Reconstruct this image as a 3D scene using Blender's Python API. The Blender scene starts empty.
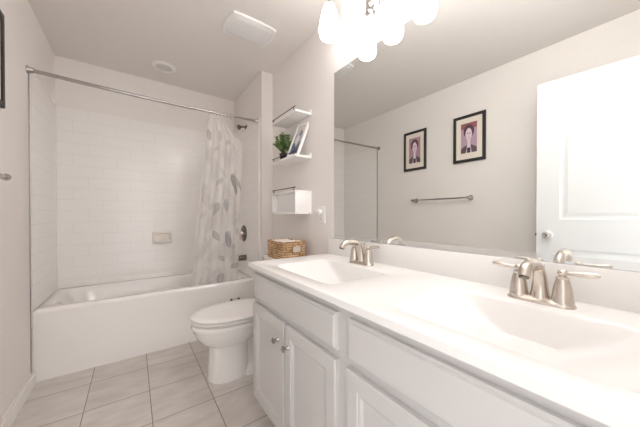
import bpy, bmesh, math, random
from mathutils import Vector, Matrix

random.seed(7)
S = bpy.context.scene
COL = S.collection
PI = math.pi

# ------------------------------------------------------------------ camera
cam_d = bpy.data.cameras.new('camera')
cam = bpy.data.objects.new('camera', cam_d)
COL.objects.link(cam)
cam.location = (0.5328, 0.0, 1.0866)
cam.rotation_euler = (math.radians(90) - 0.0081, 0.0, -0.6253)
cam_d.sensor_width = 36.0
cam_d.lens = 258.462 * 36.0 / 640.0
cam_d.shift_y = (217.8 - 213.5) / 640.0
cam_d.clip_start = 0.01
S.camera = cam

# ------------------------------------------------------------------ world and exposure
W = bpy.data.worlds.new('world')
S.world = W
W.use_nodes = True
W.node_tree.nodes['Background'].inputs[0].default_value = (1.0, 0.965, 0.95, 1)
W.node_tree.nodes['Background'].inputs[1].default_value = 1.0
S.view_settings.view_transform = 'Standard'
S.view_settings.look = 'None'
S.view_settings.gamma = 1.0
S.view_settings.use_curve_mapping = False
S.view_settings.exposure = 1.34
SHADE_EMIT = 2.3            # lamps over the far sink
SHADE_EMIT_ADDED = 11.5       # added lamps over the near sink, out of view, to brighten the room
S.cycles.max_bounces = 16
S.cycles.diffuse_bounces = 12
S.cycles.glossy_bounces = 8

# ------------------------------------------------------------------ room measures (metres)
XR = 1.619          # wall behind the vanity
XA = 1.5076         # shower end wall
ZC = 2.4408         # ceiling
YB = 3.085          # wall behind the tub
YJ = 2.2805         # where the wall steps in beside the toilet
YT = 2.4447         # front of the tub
YF = -0.135         # wall with the doorway
ZK = 0.8313         # counter top

# ------------------------------------------------------------------ materials
def mat(name, col, rough=0.5, metal=0.0, spec=0.5, emit=None, estr=0.0, noise=0.0, nscale=8.0, bump=0.0, bscale=200.0, coat=0.0):
    m = bpy.data.materials.new(name)
    m.use_nodes = True
    nt = m.node_tree
    b = nt.nodes['Principled BSDF']
    b.inputs['Base Color'].default_value = (*col, 1)
    b.inputs['Roughness'].default_value = rough
    b.inputs['Metallic'].default_value = metal
    b.inputs['Specular IOR Level'].default_value = spec
    if coat:
        b.inputs['Coat Weight'].default_value = coat
        b.inputs['Coat Roughness'].default_value = 0.05
    if emit:
        b.inputs['Emission Color'].default_value = (*emit, 1)
        b.inputs['Emission Strength'].default_value = estr
    if noise or bump:
        g = nt.nodes.new('ShaderNodeNewGeometry')
    if noise:
        n = nt.nodes.new('ShaderNodeTexNoise')
        n.inputs['Scale'].default_value = nscale
        n.inputs['Detail'].default_value = 4
        nt.links.new(g.outputs['Position'], n.inputs['Vector'])
        mx = nt.nodes.new('ShaderNodeMix'); mx.data_type = 'RGBA'
        mx.inputs[6].default_value = (*[c * (1 - noise) for c in col], 1)
        mx.inputs[7].default_value = (*[min(1, c * (1 + noise)) for c in col], 1)
        nt.links.new(n.outputs['Fac'], mx.inputs[0])
        nt.links.new(mx.outputs[2], b.inputs['Base Color'])
    if bump:
        n2 = nt.nodes.new('ShaderNodeTexNoise')
        n2.inputs['Scale'].default_value = bscale
        nt.links.new(g.outputs['Position'], n2.inputs['Vector'])
        bp = nt.nodes.new('ShaderNodeBump')
        bp.inputs['Strength'].default_value = bump
        bp.inputs['Distance'].default_value = 0.002
        nt.links.new(n2.outputs['Fac'], bp.inputs['Height'])
        nt.links.new(bp.outputs['Normal'], b.inputs['Normal'])
    return m

def mnode(nt, op, a, b=None):
    n = nt.nodes.new('ShaderNodeMath'); n.operation = op
    for i, v in enumerate((a, b)):
        if v is None: continue
        if isinstance(v, (int, float)): n.inputs[i].default_value = v
        else: nt.links.new(v, n.inputs[i])
    return n.outputs[0]

def tile_wall_mat(name, axis, ref):
    """white 4 x 12 inch tiles laid in a one-third offset"""
    m = mat(name, (0.87, 0.855, 0.84), 0.16, coat=0.0)
    nt = m.node_tree; b = nt.nodes['Principled BSDF']
    g = nt.nodes.new('ShaderNodeNewGeometry'); s = nt.nodes.new('ShaderNodeSeparateXYZ')
    nt.links.new(g.outputs['Position'], s.inputs[0])
    dz = mnode(nt, 'SUBTRACT', 2.0135, s.outputs[2])
    row = mnode(nt, 'FLOOR', mnode(nt, 'DIVIDE', dz, 0.0985))
    along = mnode(nt, 'ADD', mnode(nt, 'SUBTRACT', s.outputs[axis], ref), mnode(nt, 'MULTIPLY', row, 0.1))
    dj = mnode(nt, 'PINGPONG', along, 0.15)
    dr = mnode(nt, 'PINGPONG', dz, 0.04925)
    d = mnode(nt, 'MINIMUM', dj, dr)
    mr = nt.nodes.new('ShaderNodeMapRange'); mr.interpolation_type = 'SMOOTHSTEP'
    nt.links.new(d, mr.inputs[0])
    mr.inputs[1].default_value = 0.0004; mr.inputs[2].default_value = 0.0028
    mx = nt.nodes.new('ShaderNodeMix'); mx.data_type = 'RGBA'
    mx.inputs[6].default_value = (0.78, 0.762, 0.745, 1)
    mx.inputs[7].default_value = (0.87, 0.855, 0.84, 1)
    nt.links.new(mr.outputs[0], mx.inputs[0])
    nt.links.new(mx.outputs[2], b.inputs['Base Color'])
    bp = nt.nodes.new('ShaderNodeBump'); bp.inputs['Strength'].default_value = 0.5
    bp.inputs['Distance'].default_value = 0.001
    nt.links.new(mr.outputs[0], bp.inputs['Height'])
    nt.links.new(bp.outputs['Normal'], b.inputs['Normal'])
    return m

def floor_mat():
    m = mat('floor_tile', (0.5, 0.47, 0.44), 0.42)
    nt = m.node_tree; b = nt.nodes['Principled BSDF']
    g = nt.nodes.new('ShaderNodeNewGeometry'); s = nt.nodes.new('ShaderNodeSeparateXYZ')
    nt.links.new(g.outputs['Position'], s.inputs[0])
    T = 0.306
    ax = mnode(nt, 'SUBTRACT', s.outputs[0], 0.6099); ay = mnode(nt, 'SUBTRACT', s.outputs[1], 2.2207)
    d = mnode(nt, 'MINIMUM', mnode(nt, 'PINGPONG', ax, T / 2), mnode(nt, 'PINGPONG', ay, T / 2))
    mr = nt.nodes.new('ShaderNodeMapRange'); mr.interpolation_type = 'SMOOTHSTEP'
    nt.links.new(d, mr.inputs[0]); mr.inputs[1].default_value = 0.0014; mr.inputs[2].default_value = 0.0030
    # each tile its own slight tone, and cloudy streaks running across it
    cid = nt.nodes.new('ShaderNodeCombineXYZ')
    nt.links.new(mnode(nt, 'FLOOR', mnode(nt, 'DIVIDE', ax, T)), cid.inputs[0])
    nt.links.new(mnode(nt, 'FLOOR', mnode(nt, 'DIVIDE', ay, T)), cid.inputs[1])
    wn = nt.nodes.new('ShaderNodeTexWhiteNoise'); wn.noise_dimensions = '3D'
    nt.links.new(cid.outputs[0], wn.inputs['Vector'])
    off = nt.nodes.new('ShaderNodeVectorMath'); off.operation = 'SCALE'
    nt.links.new(wn.outputs['Color'], off.inputs[0]); off.inputs['Scale'].default_value = 30
    add = nt.nodes.new('ShaderNodeVectorMath'); add.operation = 'ADD'
    nt.links.new(g.outputs['Position'], add.inputs[0]); nt.links.new(off.outputs[0], add.inputs[1])
    mp = nt.nodes.new('ShaderNodeMapping'); mp.inputs['Rotation'].default_value = (0, 0, 0.5)
    mp.inputs['Scale'].default_value = (3.0, 9.0, 1.0)
    nt.links.new(add.outputs[0], mp.inputs['Vector'])
    n = nt.nodes.new('ShaderNodeTexNoise'); n.inputs['Scale'].default_value = 1.6; n.inputs['Detail'].default_value = 6
    n.inputs['Distortion'].default_value = 0.8
    nt.links.new(mp.outputs[0], n.inputs['Vector'])
    cr = nt.nodes.new('ShaderNodeValToRGB')
    cr.color_ramp.elements[0].position = 0.3; cr.color_ramp.elements[0].color = (0.55, 0.515, 0.485, 1)
    cr.color_ramp.elements[1].position = 0.7; cr.color_ramp.elements[1].color = (0.68, 0.645, 0.615, 1)
    nt.links.new(n.outputs['Fac'], cr.inputs[0])
    br = nt.nodes.new('ShaderNodeBrightContrast')
    nt.links.new(cr.outputs[0], br.inputs[0])
    nt.links.new(mnode(nt, 'MULTIPLY', mnode(nt, 'SUBTRACT', wn.outputs['Value'], 0.5), 0.05), br.inputs[1])
    mx = nt.nodes.new('ShaderNodeMix'); mx.data_type = 'RGBA'
    mx.inputs[6].default_value = (0.24, 0.195, 0.16, 1)
    nt.links.new(mr.outputs[0], mx.inputs[0]); nt.links.new(br.outputs[0], mx.inputs[7])
    nt.links.new(mx.outputs[2], b.inputs['Base Color'])
    bp = nt.nodes.new('ShaderNodeBump'); bp.inputs['Strength'].default_value = 0.6; bp.inputs['Distance'].default_value = 0.0015
    nt.links.new(mr.outputs[0], bp.inputs['Height']); nt.links.new(bp.outputs['Normal'], b.inputs['Normal'])
    return m

M = {}
M['wall'] = mat('wall_paint', (0.80, 0.768, 0.742), 0.75, spec=0.3, bump=0.06, bscale=350)
M['ceiling'] = mat('ceiling_paint', (0.78, 0.748, 0.72), 0.9, spec=0.2, bump=0.05, bscale=250)
M['trim'] = mat('white_trim_paint', (0.84, 0.82, 0.80), 0.35)
M['door'] = mat('white_door_paint', (0.73, 0.745, 0.755), 0.4)
M['floor'] = floor_mat()
M['tile_back'] = tile_wall_mat('white_tile_back', 0, 0.508)
M['tile_side'] = tile_wall_mat('white_tile_side', 1, 0.05)
M['acrylic'] = mat('white_acrylic', (0.87, 0.855, 0.84), 0.14)
M['ceramic'] = mat('white_ceramic', (0.87, 0.855, 0.84), 0.08)
M['seat'] = mat('white_seat_plastic', (0.87, 0.855, 0.845), 0.2)
M['cabinet'] = mat('pale_grey_cabinet_paint', (0.60, 0.59, 0.585), 0.38)
M['marble'] = mat('white_cultured_marble', (0.85, 0.84, 0.83), 0.12)
M['nickel'] = mat('brushed_nickel', (0.66, 0.60, 0.54), 0.27, metal=1.0, noise=0.05, nscale=90)
M['dark_nickel'] = mat('dark_nickel', (0.20, 0.175, 0.15), 0.25, metal=1.0)
M['satin'] = mat('satin_grey_metal', (0.46, 0.44, 0.42), 0.22, metal=1.0)
M['chrome'] = mat('chrome', (0.78, 0.76, 0.74), 0.08, metal=1.0)
M['steel_trim'] = mat('grey_steel_trim', (0.42, 0.40, 0.38), 0.35, metal=0.8)
M['mirror'] = mat('mirror_silver', (0.86, 0.875, 0.86), 0.0, metal=1.0)
M['glass_edge'] = mat('mirror_edge', (0.35, 0.40, 0.38), 0.2)
M['black'] = mat('black_frame', (0.022, 0.019, 0.017), 0.4, noise=0.2, nscale=40)
M['bronze'] = mat('dark_metal_rail', (0.05, 0.035, 0.028), 0.4, metal=0.6)
M['mat_board'] = mat('cream_mat_board', (0.76, 0.70, 0.62), 0.9)
M['white_wood'] = mat('white_shelf_paint', (0.86, 0.85, 0.84), 0.4)
M['pot'] = mat('dark_pot', (0.035, 0.028, 0.025), 0.5)
M['soil'] = mat('soil', (0.04, 0.03, 0.02), 0.9)
M['leaf'] = mat('green_leaf', (0.17, 0.26, 0.095), 0.45, noise=0.6, nscale=45)
M['stem'] = mat('plant_stem', (0.12, 0.16, 0.05), 0.6)
M['plastic'] = mat('white_plastic', (0.84, 0.83, 0.82), 0.35)
M['fan_lens'] = mat('fan_cover_plastic', (0.80, 0.80, 0.80), 0.45)
M['lens'] = mat('frosted_lens', (0.70, 0.67, 0.64), 0.5)
M['towel'] = mat('white_towel', (0.82, 0.79, 0.75), 0.95, bump=0.6, bscale=500)
M['dark'] = mat('dark_slot', (0.02, 0.02, 0.02), 0.6)
M['opal'] = mat('opal_glass_lit', (0.9, 0.9, 0.9), 0.3, emit=(1.0, 0.985, 0.98), estr=SHADE_EMIT)
M['opal_added'] = mat('opal_glass_lit_added', (0.9, 0.9, 0.9), 0.3, emit=(1.0, 0.985, 0.98), estr=SHADE_EMIT_ADDED)

def cloud_mat():
    """mirror clouded with dried splash marks"""
    m = mat('clouded_mirror', (0.86, 0.875, 0.86), 0.05, metal=1.0)
    nt = m.node_tree; b = nt.nodes['Principled BSDF']; out = nt.nodes['Material Output']
    d = nt.nodes.new('ShaderNodeBsdfDiffuse'); d.inputs['Color'].default_value = (0.74, 0.73, 0.73, 1)
    mx = nt.nodes.new('ShaderNodeMixShader')
    mx.inputs[0].default_value = 0.24; nt.links.new(b.outputs[0], mx.inputs[1]); nt.links.new(d.outputs[0], mx.inputs[2])
    nt.links.new(mx.outputs[0], out.inputs['Surface'])
    return m
M['cloud'] = cloud_mat()

def wicker_mat():
    m = mat('woven_seagrass', (0.55, 0.36, 0.19), 0.75)
    nt = m.node_tree; b = nt.nodes['Principled BSDF']
    tc = nt.nodes.new('ShaderNodeNewGeometry')
    n = nt.nodes.new('ShaderNodeTexNoise'); n.inputs['Scale'].default_value = 38; n.inputs['Detail'].default_value = 3
    nt.links.new(tc.outputs['Position'], n.inputs['Vector'])
    cr = nt.nodes.new('ShaderNodeValToRGB')
    cr.color_ramp.elements[0].position = 0.32; cr.color_ramp.elements[0].color = (0.34, 0.17, 0.065, 1)
    cr.color_ramp.elements[1].position = 0.68; cr.color_ramp.elements[1].color = (0.80, 0.58, 0.35, 1)
    nt.links.new(n.outputs['Fac'], cr.inputs[0])
    sp = nt.nodes.new('ShaderNodeSeparateXYZ'); nt.links.new(tc.outputs['Position'], sp.inputs[0])
    wob = mnode(nt, 'ADD', sp.outputs[2], mnode(nt, 'MULTIPLY', n.outputs['Fac'], 0.012))
    gap = nt.nodes.new('ShaderNodeMapRange'); nt.links.new(mnode(nt, 'PINGPONG', wob, 0.0085), gap.inputs[0])
    gap.inputs[1].default_value = 0.0; gap.inputs[2].default_value = 0.0035
    mx = nt.nodes.new('ShaderNodeMix'); mx.data_type = 'RGBA'; mx.inputs[6].default_value = (0.14, 0.065, 0.022, 1)
    nt.links.new(gap.outputs[0], mx.inputs[0]); nt.links.new(cr.outputs[0], mx.inputs[7]); nt.links.new(mx.outputs[2], b.inputs['Base Color'])
    return m
M['wicker'] = wicker_mat()

def vcol_mat(name, rough=0.8, translucent=0.0, clear=0.0):
    m = mat(name, (0.8, 0.8, 0.8), rough)
    nt = m.node_tree; b = nt.nodes['Principled BSDF']
    a = nt.nodes.new('ShaderNodeVertexColor'); a.layer_name = 'pattern'
    nt.links.new(a.outputs['Color'], b.inputs['Base Color'])
    if translucent:
        out = nt.nodes['Material Output']
        t = nt.nodes.new('ShaderNodeBsdfTranslucent'); nt.links.new(a.outputs['Color'], t.inputs['Color'])
        mx = nt.nodes.new('ShaderNodeMixShader'); mx.inputs[0].default_value = translucent
        nt.links.new(b.outputs[0], mx.inputs[1]); nt.links.new(t.outputs[0], mx.inputs[2])
        tr = nt.nodes.new('ShaderNodeBsdfTransparent')
        mx2 = nt.nodes.new('ShaderNodeMixShader'); mx2.inputs[0].default_value = clear
        nt.links.new(mx.outputs[0], mx2.inputs[1]); nt.links.new(tr.outputs[0], mx2.inputs[2])
        nt.links.new(mx2.outputs[0], out.inputs['Surface'])
    return m
M['curtain'] = vcol_mat('printed_curtain_fabric', 0.6, 0.45, 0.20)
M['print'] = vcol_mat('printed_picture', 0.5)

# ------------------------------------------------------------------ mesh helpers
def box(bm, x0, y0, z0, x1, y1, z1, bev=0.0, seg=2):
    t = bmesh.new()
    bmesh.ops.create_cube(t, size=1.0)
    for v in t.verts:
        v.co = Vector(((x0 + x1) / 2 + v.co.x * (x1 - x0), (y0 + y1) / 2 + v.co.y * (y1 - y0), (z0 + z1) / 2 + v.co.z * (z1 - z0)))
    if bev:
        bmesh.ops.bevel(t, geom=t.edges[:], offset=bev, segments=seg, profile=0.5, affect='EDGES')
    join(bm, t)

def join(bm, t, mtx=None):
    mp = {}
    for v in t.verts:
        mp[v.index if False else v] = bm.verts.new(mtx @ v.co if mtx else v.co)
    for f in t.faces:
        try: bm.faces.new([mp[v] for v in f.verts])
        except ValueError: pass
    t.free()

def loft(bm, rings, cap0=True, cap1=True, closed=True):
    vs = [[bm.verts.new(Vector(p)) for p in r] for r in rings]
    n = len(vs[0])
    for a, b in zip(vs[:-1], vs[1:]):
        for i in range(n if closed else n - 1):
            j = (i + 1) % n
            bm.faces.new((a[i], a[j], b[j], b[i]))
    if cap0: bm.faces.new(list(reversed(vs[0])))
    if cap1: bm.faces.new(vs[-1])
    return vs

def lathe(bm, prof, origin=(0, 0, 0), axis=(0, 0, 1), n=28, cap=True):
    """prof: list of (radius, height along axis)"""
    q = Vector((0, 0, 1)).rotation_difference(Vector(axis).normalized())
    o = Vector(origin)
    rings = []
    for r, h in prof:
        r = max(r, 1e-5)
        rings.append([o + q @ Vector((r * math.cos(2 * PI * i / n), r * math.sin(2 * PI * i / n), h)) for i in range(n)])
    loft(bm, rings, cap, cap)

def spline(pts, sub=6):
    P = [Vector(p) for p in pts]
    P = [P[0] * 2 - P[1]] + P + [P[-1] * 2 - P[-2]]
    out = []
    for i in range(1, len(P) - 2):
        for k in range(sub):
            t = k / sub
            out.append(0.5 * ((2 * P[i]) + (P[i + 1] - P[i - 1]) * t + (2 * P[i - 1] - 5 * P[i] + 4 * P[i + 1] - P[i + 2]) * t * t + (3 * P[i] - P[i - 1] - 3 * P[i + 1] + P[i + 2]) * t ** 3))
    out.append(P[-2])
    return out

def tube(bm, pts, r, n=14, cap=True):
    """r: one radius or one per point"""
    P = [Vector(p) for p in pts]
    R = r if isinstance(r, (list, tuple)) else [r] * len(P)
    rings = []
    up = None
    for i, p in enumerate(P):
        d = (P[min(i + 1, len(P) - 1)] - P[max(i - 1, 0)]).normalized()
        if up is None:
            up = Vector((0, 0, 1)) if abs(d.z) < 0.9 else Vector((0, 1, 0))
        s = d.cross(up).normalized(); up = s.cross(d).normalized()
        rings.append([p + (s * math.cos(2 * PI * k / n) + up * math.sin(2 * PI * k / n)) * R[i] for k in range(n)])
    loft(bm, rings, cap, cap)

def lerp_list(rs, sub):
    out = []
    for a, b in zip(rs[:-1], rs[1:]):
        for k in range(sub): out.append(a + (b - a) * k / sub)
    out.append(rs[-1])
    return out

def rrect(cx, cy, hx, hy, z, e=4.0, n=48):
    """superellipse ring"""
    out = []
    for i in range(n):
        a = 2 * PI * i / n
        c, s = math.cos(a), math.sin(a)
        out.append((cx + hx * math.copysign(abs(c) ** (2 / e), c), cy + hy * math.copysign(abs(s) ** (2 / e), s), z))
    return out

def mesh_obj(name, bm, m, parent=None, off=None, smooth=True, angle=40):
    bmesh.ops.recalc_face_normals(bm, faces=bm.faces[:])
    me = bpy.data.meshes.new(name)
    if off is not None:
        for v in bm.verts: v.co -= off
    if smooth:
        for f in bm.faces: f.smooth = True
        lim = math.radians(angle)
        for e in bm.edges:
            if len(e.link_faces) == 2 and e.calc_face_angle(0) > lim: e.smooth = False
    bm.to_mesh(me); bm.free()
    me.materials.append(m if not isinstance(m, str) else M[m])
    o = bpy.data.objects.new(name, me)
    COL.objects.link(o)
    if parent: o.parent = parent
    return o

ROOT_LOC = {}
def tag(o, label, cat, group=None):
    o['label'] = label; o['category'] = cat
    if group: o['group'] = group
    return o

def thing(name, label, cat, loc=(0, 0, 0), rotz=0.0, group=None):
    o = bpy.data.objects.new(name, None)
    COL.objects.link(o)
    o.empty_display_size = 0.05
    o.location = loc; o.rotation_euler = (0, 0, rotz)
    return tag(o, label, cat, group)

def part(name, bm, m, parent, world=True, **kw):
    """bm in world coordinates (world=True, unrotated root) or in the thing's own"""
    off = None
    if world:
        r = parent
        while r.parent: r = r.parent
        off = Vector(r.location)
    return mesh_obj(name, bm, m, parent, off, **kw)

def single(name, bm, m, label, cat, loc, group=None, **kw):
    o = mesh_obj(name, bm, m, None, Vector(loc), **kw)
    o.location = loc
    return tag(o, label, cat, group)

def struct(name, bm, m, parent=None, **kw):
    o = mesh_obj(name, bm, m, parent, **kw)
    if not parent: o['kind'] = 'structure'
    return o

def copy_tree(o, parent=None):
    c = o.copy(); COL.objects.link(c); c.parent = parent
    for ch in list(o.children): copy_tree(ch, c)
    return c

B = bmesh.new

# ------------------------------------------------------------------ room shell
def shell():
    b = B(); box(b, -0.1, YF - 0.1, -0.06, XR + 0.1, YB + 0.1, 0.0); struct('floor', b, 'floor', smooth=False)
    b = B(); box(b, -0.1, YF - 0.1, ZC, XR + 0.1, YB + 0.1, ZC + 0.06); struct('ceiling', b, 'ceiling', smooth=False)
    b = B(); box(b, -0.1, YF - 0.1, 0, 0, YB + 0.1, ZC); struct('wall_left', b, 'wall', smooth=False)
    b = B(); box(b, 0, YB, 0, XR + 0.1, YB + 0.1, ZC); struct('wall_back', b, 'wall', smooth=False)
    b = B(); box(b, XR, YF - 0.1, 0, XR + 0.1, YB, ZC); struct('wall_right', b, 'wall', smooth=False)
    b = B(); box(b, XA, YJ, 0, XR, YB, ZC); struct('wall_shower_end', b, 'wall', smooth=False)
    # the wall behind the camera with its doorway
    b = B()
    box(b, 0, YF - 0.1, 0, 0.17, YF, ZC); box(b, 0.93, YF - 0.1, 0, XR, YF, ZC); box(b, 0.17, YF - 0.1, 2.075, 0.93, YF, ZC)
    struct('wall_front', b, 'wall', smooth=False)
    # tiled surround panels
    b = B(); box(b, 0.008, YB - 0.008, 0.505, XA - 0.008, YB, 2.0135); struct('wall_tiled_back', b, 'tile_back', smooth=False)
    b = B(); box(b, 0, 2.408, 0.47, 0.008, YB, 2.0135); struct('wall_tiled_left', b, 'tile_side', smooth=False)
    b = B(); box(b, XA - 0.008, 2.335, 0.47, XA, YB, 2.0135); struct('wall_tiled_right', b, 'tile_side', smooth=False)
    b = B(); box(b, 0, 2.392, 0.085, 0.0045, 2.408, 2.0135, 0.001); struct('trim_1', b, 'steel_trim')
    b = B(); box(b, XA - 0.012, 2.321, 0.0, XA, 2.336, 2.0135, 0.003); struct('trim_2', b, 'trim')
    # baseboards
    def board(name, pts):
        b = B()
        for (x0, y0, x1, y1) in pts:
            box(b, x0, y0, 0, x1, y1, 0.07); 
            dx, dy = (x1 - x0), (y1 - y0)
            if dx < dy:
                if x0 < 0.5: box(b, x0, y0, 0.07, x0 + dx * 0.55, y1, 0.085, 0.003)
                else: box(b, x1 - dx * 0.55, y0, 0.07, x1, y1, 0.085, 0.003)
            else:
                box(b, x0, y1 - dy * 0.55, 0.07, x1, y1, 0.085, 0.003)
        struct(name, b, 'trim')
    board('baseboard_left', [(0, YF, 0.015, YT - 0.003)])
    board('baseboard_right', [(XR - 0.015, 1.40, XR, YJ - 0.001)])
    board('baseboard_shower_end', [(XA - 0.001, YJ - 0.015, XR - 0.015, YJ)])
    # doorway casing on the room side
    b = B()
    box(b, 0.112, YF, 0, 0.17, YF + 0.014, 2.135, 0.003); box(b, 0.93, YF, 0, 0.988, YF + 0.014, 2.135, 0.003); box(b, 0.17, YF, 2.077, 0.93, YF + 0.014, 2.135, 0.003)
    struct('trim_3', b, 'trim')
shell()

# ------------------------------------------------------------------ open door (seen in the mirror)
def door():
    hinge = Vector((0.190, YF + 0.035, 0.012))
    ang = math.atan2(0.262 - 0.196, 0.622 + 0.10)      # leans a little away from the left wall
    root = bpy.data.objects.new('door_1', None); COL.objects.link(root)
    root.location = hinge; root.rotation_euler = (0, 0, -ang)
    root['kind'] = 'structure'; root['label'] = 'white two panel door standing open, seen in the mirror'
    Wd, H, T = 0.722, 2.045, 0.035
    # local frame: +y runs from hinge to knob edge, +x faces the mirror
    stile, toprail = 0.125, 0.098
    pan = [(stile, 1.048, Wd - stile, H - toprail), (stile, 0.16, Wd - stile, 0.84)]
    b = B()
    box(b, -T, 0, 0, -0.008, Wd, H)
    ys = [0, stile, Wd - stile, Wd]
    box(b, -0.008, 0, 0, 0, stile, H); box(b, -0.008, Wd - stile, 0, 0, Wd, H)
    box(b, -0.008, stile, H - toprail, 0, Wd - stile, H); box(b, -0.008, stile, 0.84, 0, Wd - stile, 1.048); box(b, -0.008, stile, 0, 0, Wd - stile, 0.16)
    leaf = part('door_leaf', b, 'door', root, world=False, smooth=False)
    for (y0, z0, y1, z1) in pan:
        b = B()
        def rc(i, x): return [(x, y0 + i, z0 + i), (x, y1 - i, z0 + i), (x, y1 - i, z1 - i), (x, y0 + i, z1 - i)]
        loft(b, [rc(0, 0.0005), rc(0.012, -0.006), rc(0.024, -0.006), rc(0.045, -0.001)], False, True)
        part('panel', b, 'door', root, world=False, angle=10)
    ky, kz = Wd - 0.064, 0.935
    b = B(); lathe(b, [(0.031, 0.0), (0.031, 0.004), (0.026, 0.008), (0.011, 0.010), (0.011, 0.026), (0.020, 0.031), (0.0265, 0.041), (0.027, 0.048), (0.022, 0.056), (0.008, 0.058)], (0, ky, kz), (1, 0, 0))
    k = part('knob', b, 'chrome', root, world=False)
    b = B(); lathe(b, [(0.006, 0.057), (0.006, 0.060), (0.003, 0.0605)], (0, ky, kz), (1, 0, 0), 12); part('keyhole', b, 'dark', k, world=False)
    b = B(); box(b, -0.027, Wd - 0.001, kz - 0.028, -0.008, Wd + 0.0015, kz + 0.028); box(b, -0.022, Wd, kz - 0.008, -0.012, Wd + 0.009, kz + 0.008, 0.002)
    part('latch', b, 'dark_nickel', root, world=False)
    for hz in (0.2, 1.02, 1.84):
        b = B(); lathe(b, [(0.006, 0), (0.006, 0.09)], (0.004, -0.004, hz), (0, 0, 1), 10)
        part('hinge', b, 'dark_nickel', root, world=False)
door()

# ------------------------------------------------------------------ bathtub
def bathtub():
    t = thing('bathtub', 'white alcove bathtub with a flat rim and shallow recessed apron', 'bathtub', (0.754, 2.76, 0))
    x0, x1, y0, y1, zr = 0.001, XA - 0.001, YT, YB - 0.001, 0.468
    N = 96
    def rect(i, z):
        out = []
        cx, cy, hx, hy = (x0 + x1) / 2, (y0 + y1) / 2, (x1 - x0) / 2 - i, (y1 - y0) / 2 - i
        for k in range(N):
            a = 2 * PI * k / N
            c, s = math.cos(a), math.sin(a)
            m = max(abs(c), abs(s))
            out.append((cx + hx * c / m, cy + hy * s / m, z))
        return out
    def inner(xa, xb, ya, yb, z, e):
        cx, cy, hx, hy = (xa + xb) / 2, (ya + yb) / 2, (xb - xa) / 2, (yb - ya) / 2
        out = []
        for k in range(N):
            a = 2 * PI * k / N; c, s = math.cos(a), math.sin(a)
            # keep point directions close to the rectangular ring
            m = max(abs(c), abs(s)); c, s = c / m, s / m
            r = (abs(c) ** e + abs(s) ** e) ** (-1 / e)
            out.append((cx + hx * c * r, cy + hy * s * r, z))
        return out
    b = B()
    rings = [rect(0.0, zr - 0.02), rect(0.003, zr - 0.006), rect(0.010, zr),
             inner(0.075, 1.445, 2.497, 3.030, zr, 7), inner(0.084, 1.438, 2.504, 3.022, zr - 0.004, 7),
             inner(0.10, 1.428, 2.516, 3.012, zr - 0.02, 6), inner(0.16, 1.415, 2.55, 2.997, 0.32, 5),
             inner(0.25, 1.40, 2.565, 2.985, 0.18, 4), inner(0.31, 1.38, 2.59, 2.965, 0.115, 4), inner(0.40, 1.33, 2.64, 2.92, 0.09, 4)]
    loft(b, rings, False, True)
    # raised flange along the back, under the tile
    box(b, x0, y1 - 0.012, zr - 0.01, x1, y1, 0.505, 0.003)
    part('basin', b, 'acrylic', t, angle=50)
    # apron with its recessed, slant-ended panel
    b = B()
    def quad(i, y, zt, zb, la, lb):
        return [(la + i, y, zt - i), (x1 - 0.10 - i, y, zt - i), (x1 - 0.16 - i, y, zb + i), (lb + i, y, zb + i)]
    out = [(x0, y0, zr - 0.02), (x1, y0, zr - 0.02), (x1, y0, 0.0), (x0, y0, 0.0)]
    loft(b, [[(p[0], y0 + 0.03, p[2]) for p in out], out, quad(0, y0, 0.43, 0.122, 0.10, 0.21), quad(0.022, y0 + 0.003, 0.43, 0.122, 0.10, 0.21)], False, True)
    part('apron', b, 'acrylic', t, angle=12)
    b = B(); lathe(b, [(0.036, 0), (0.036, 0.004), (0.03, 0.009), (0.004, 0.010)], (1.417, 2.79, 0.392), (-1, 0, 0.12))
    part('overflow_plate', b, 'nickel', t)
    b = B(); lathe(b, [(0.03, 0), (0.03, 0.003), (0.02, 0.004)], (1.24, 2.78, 0.0905)); part('drain', b, 'nickel', t)
bathtub()

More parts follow.
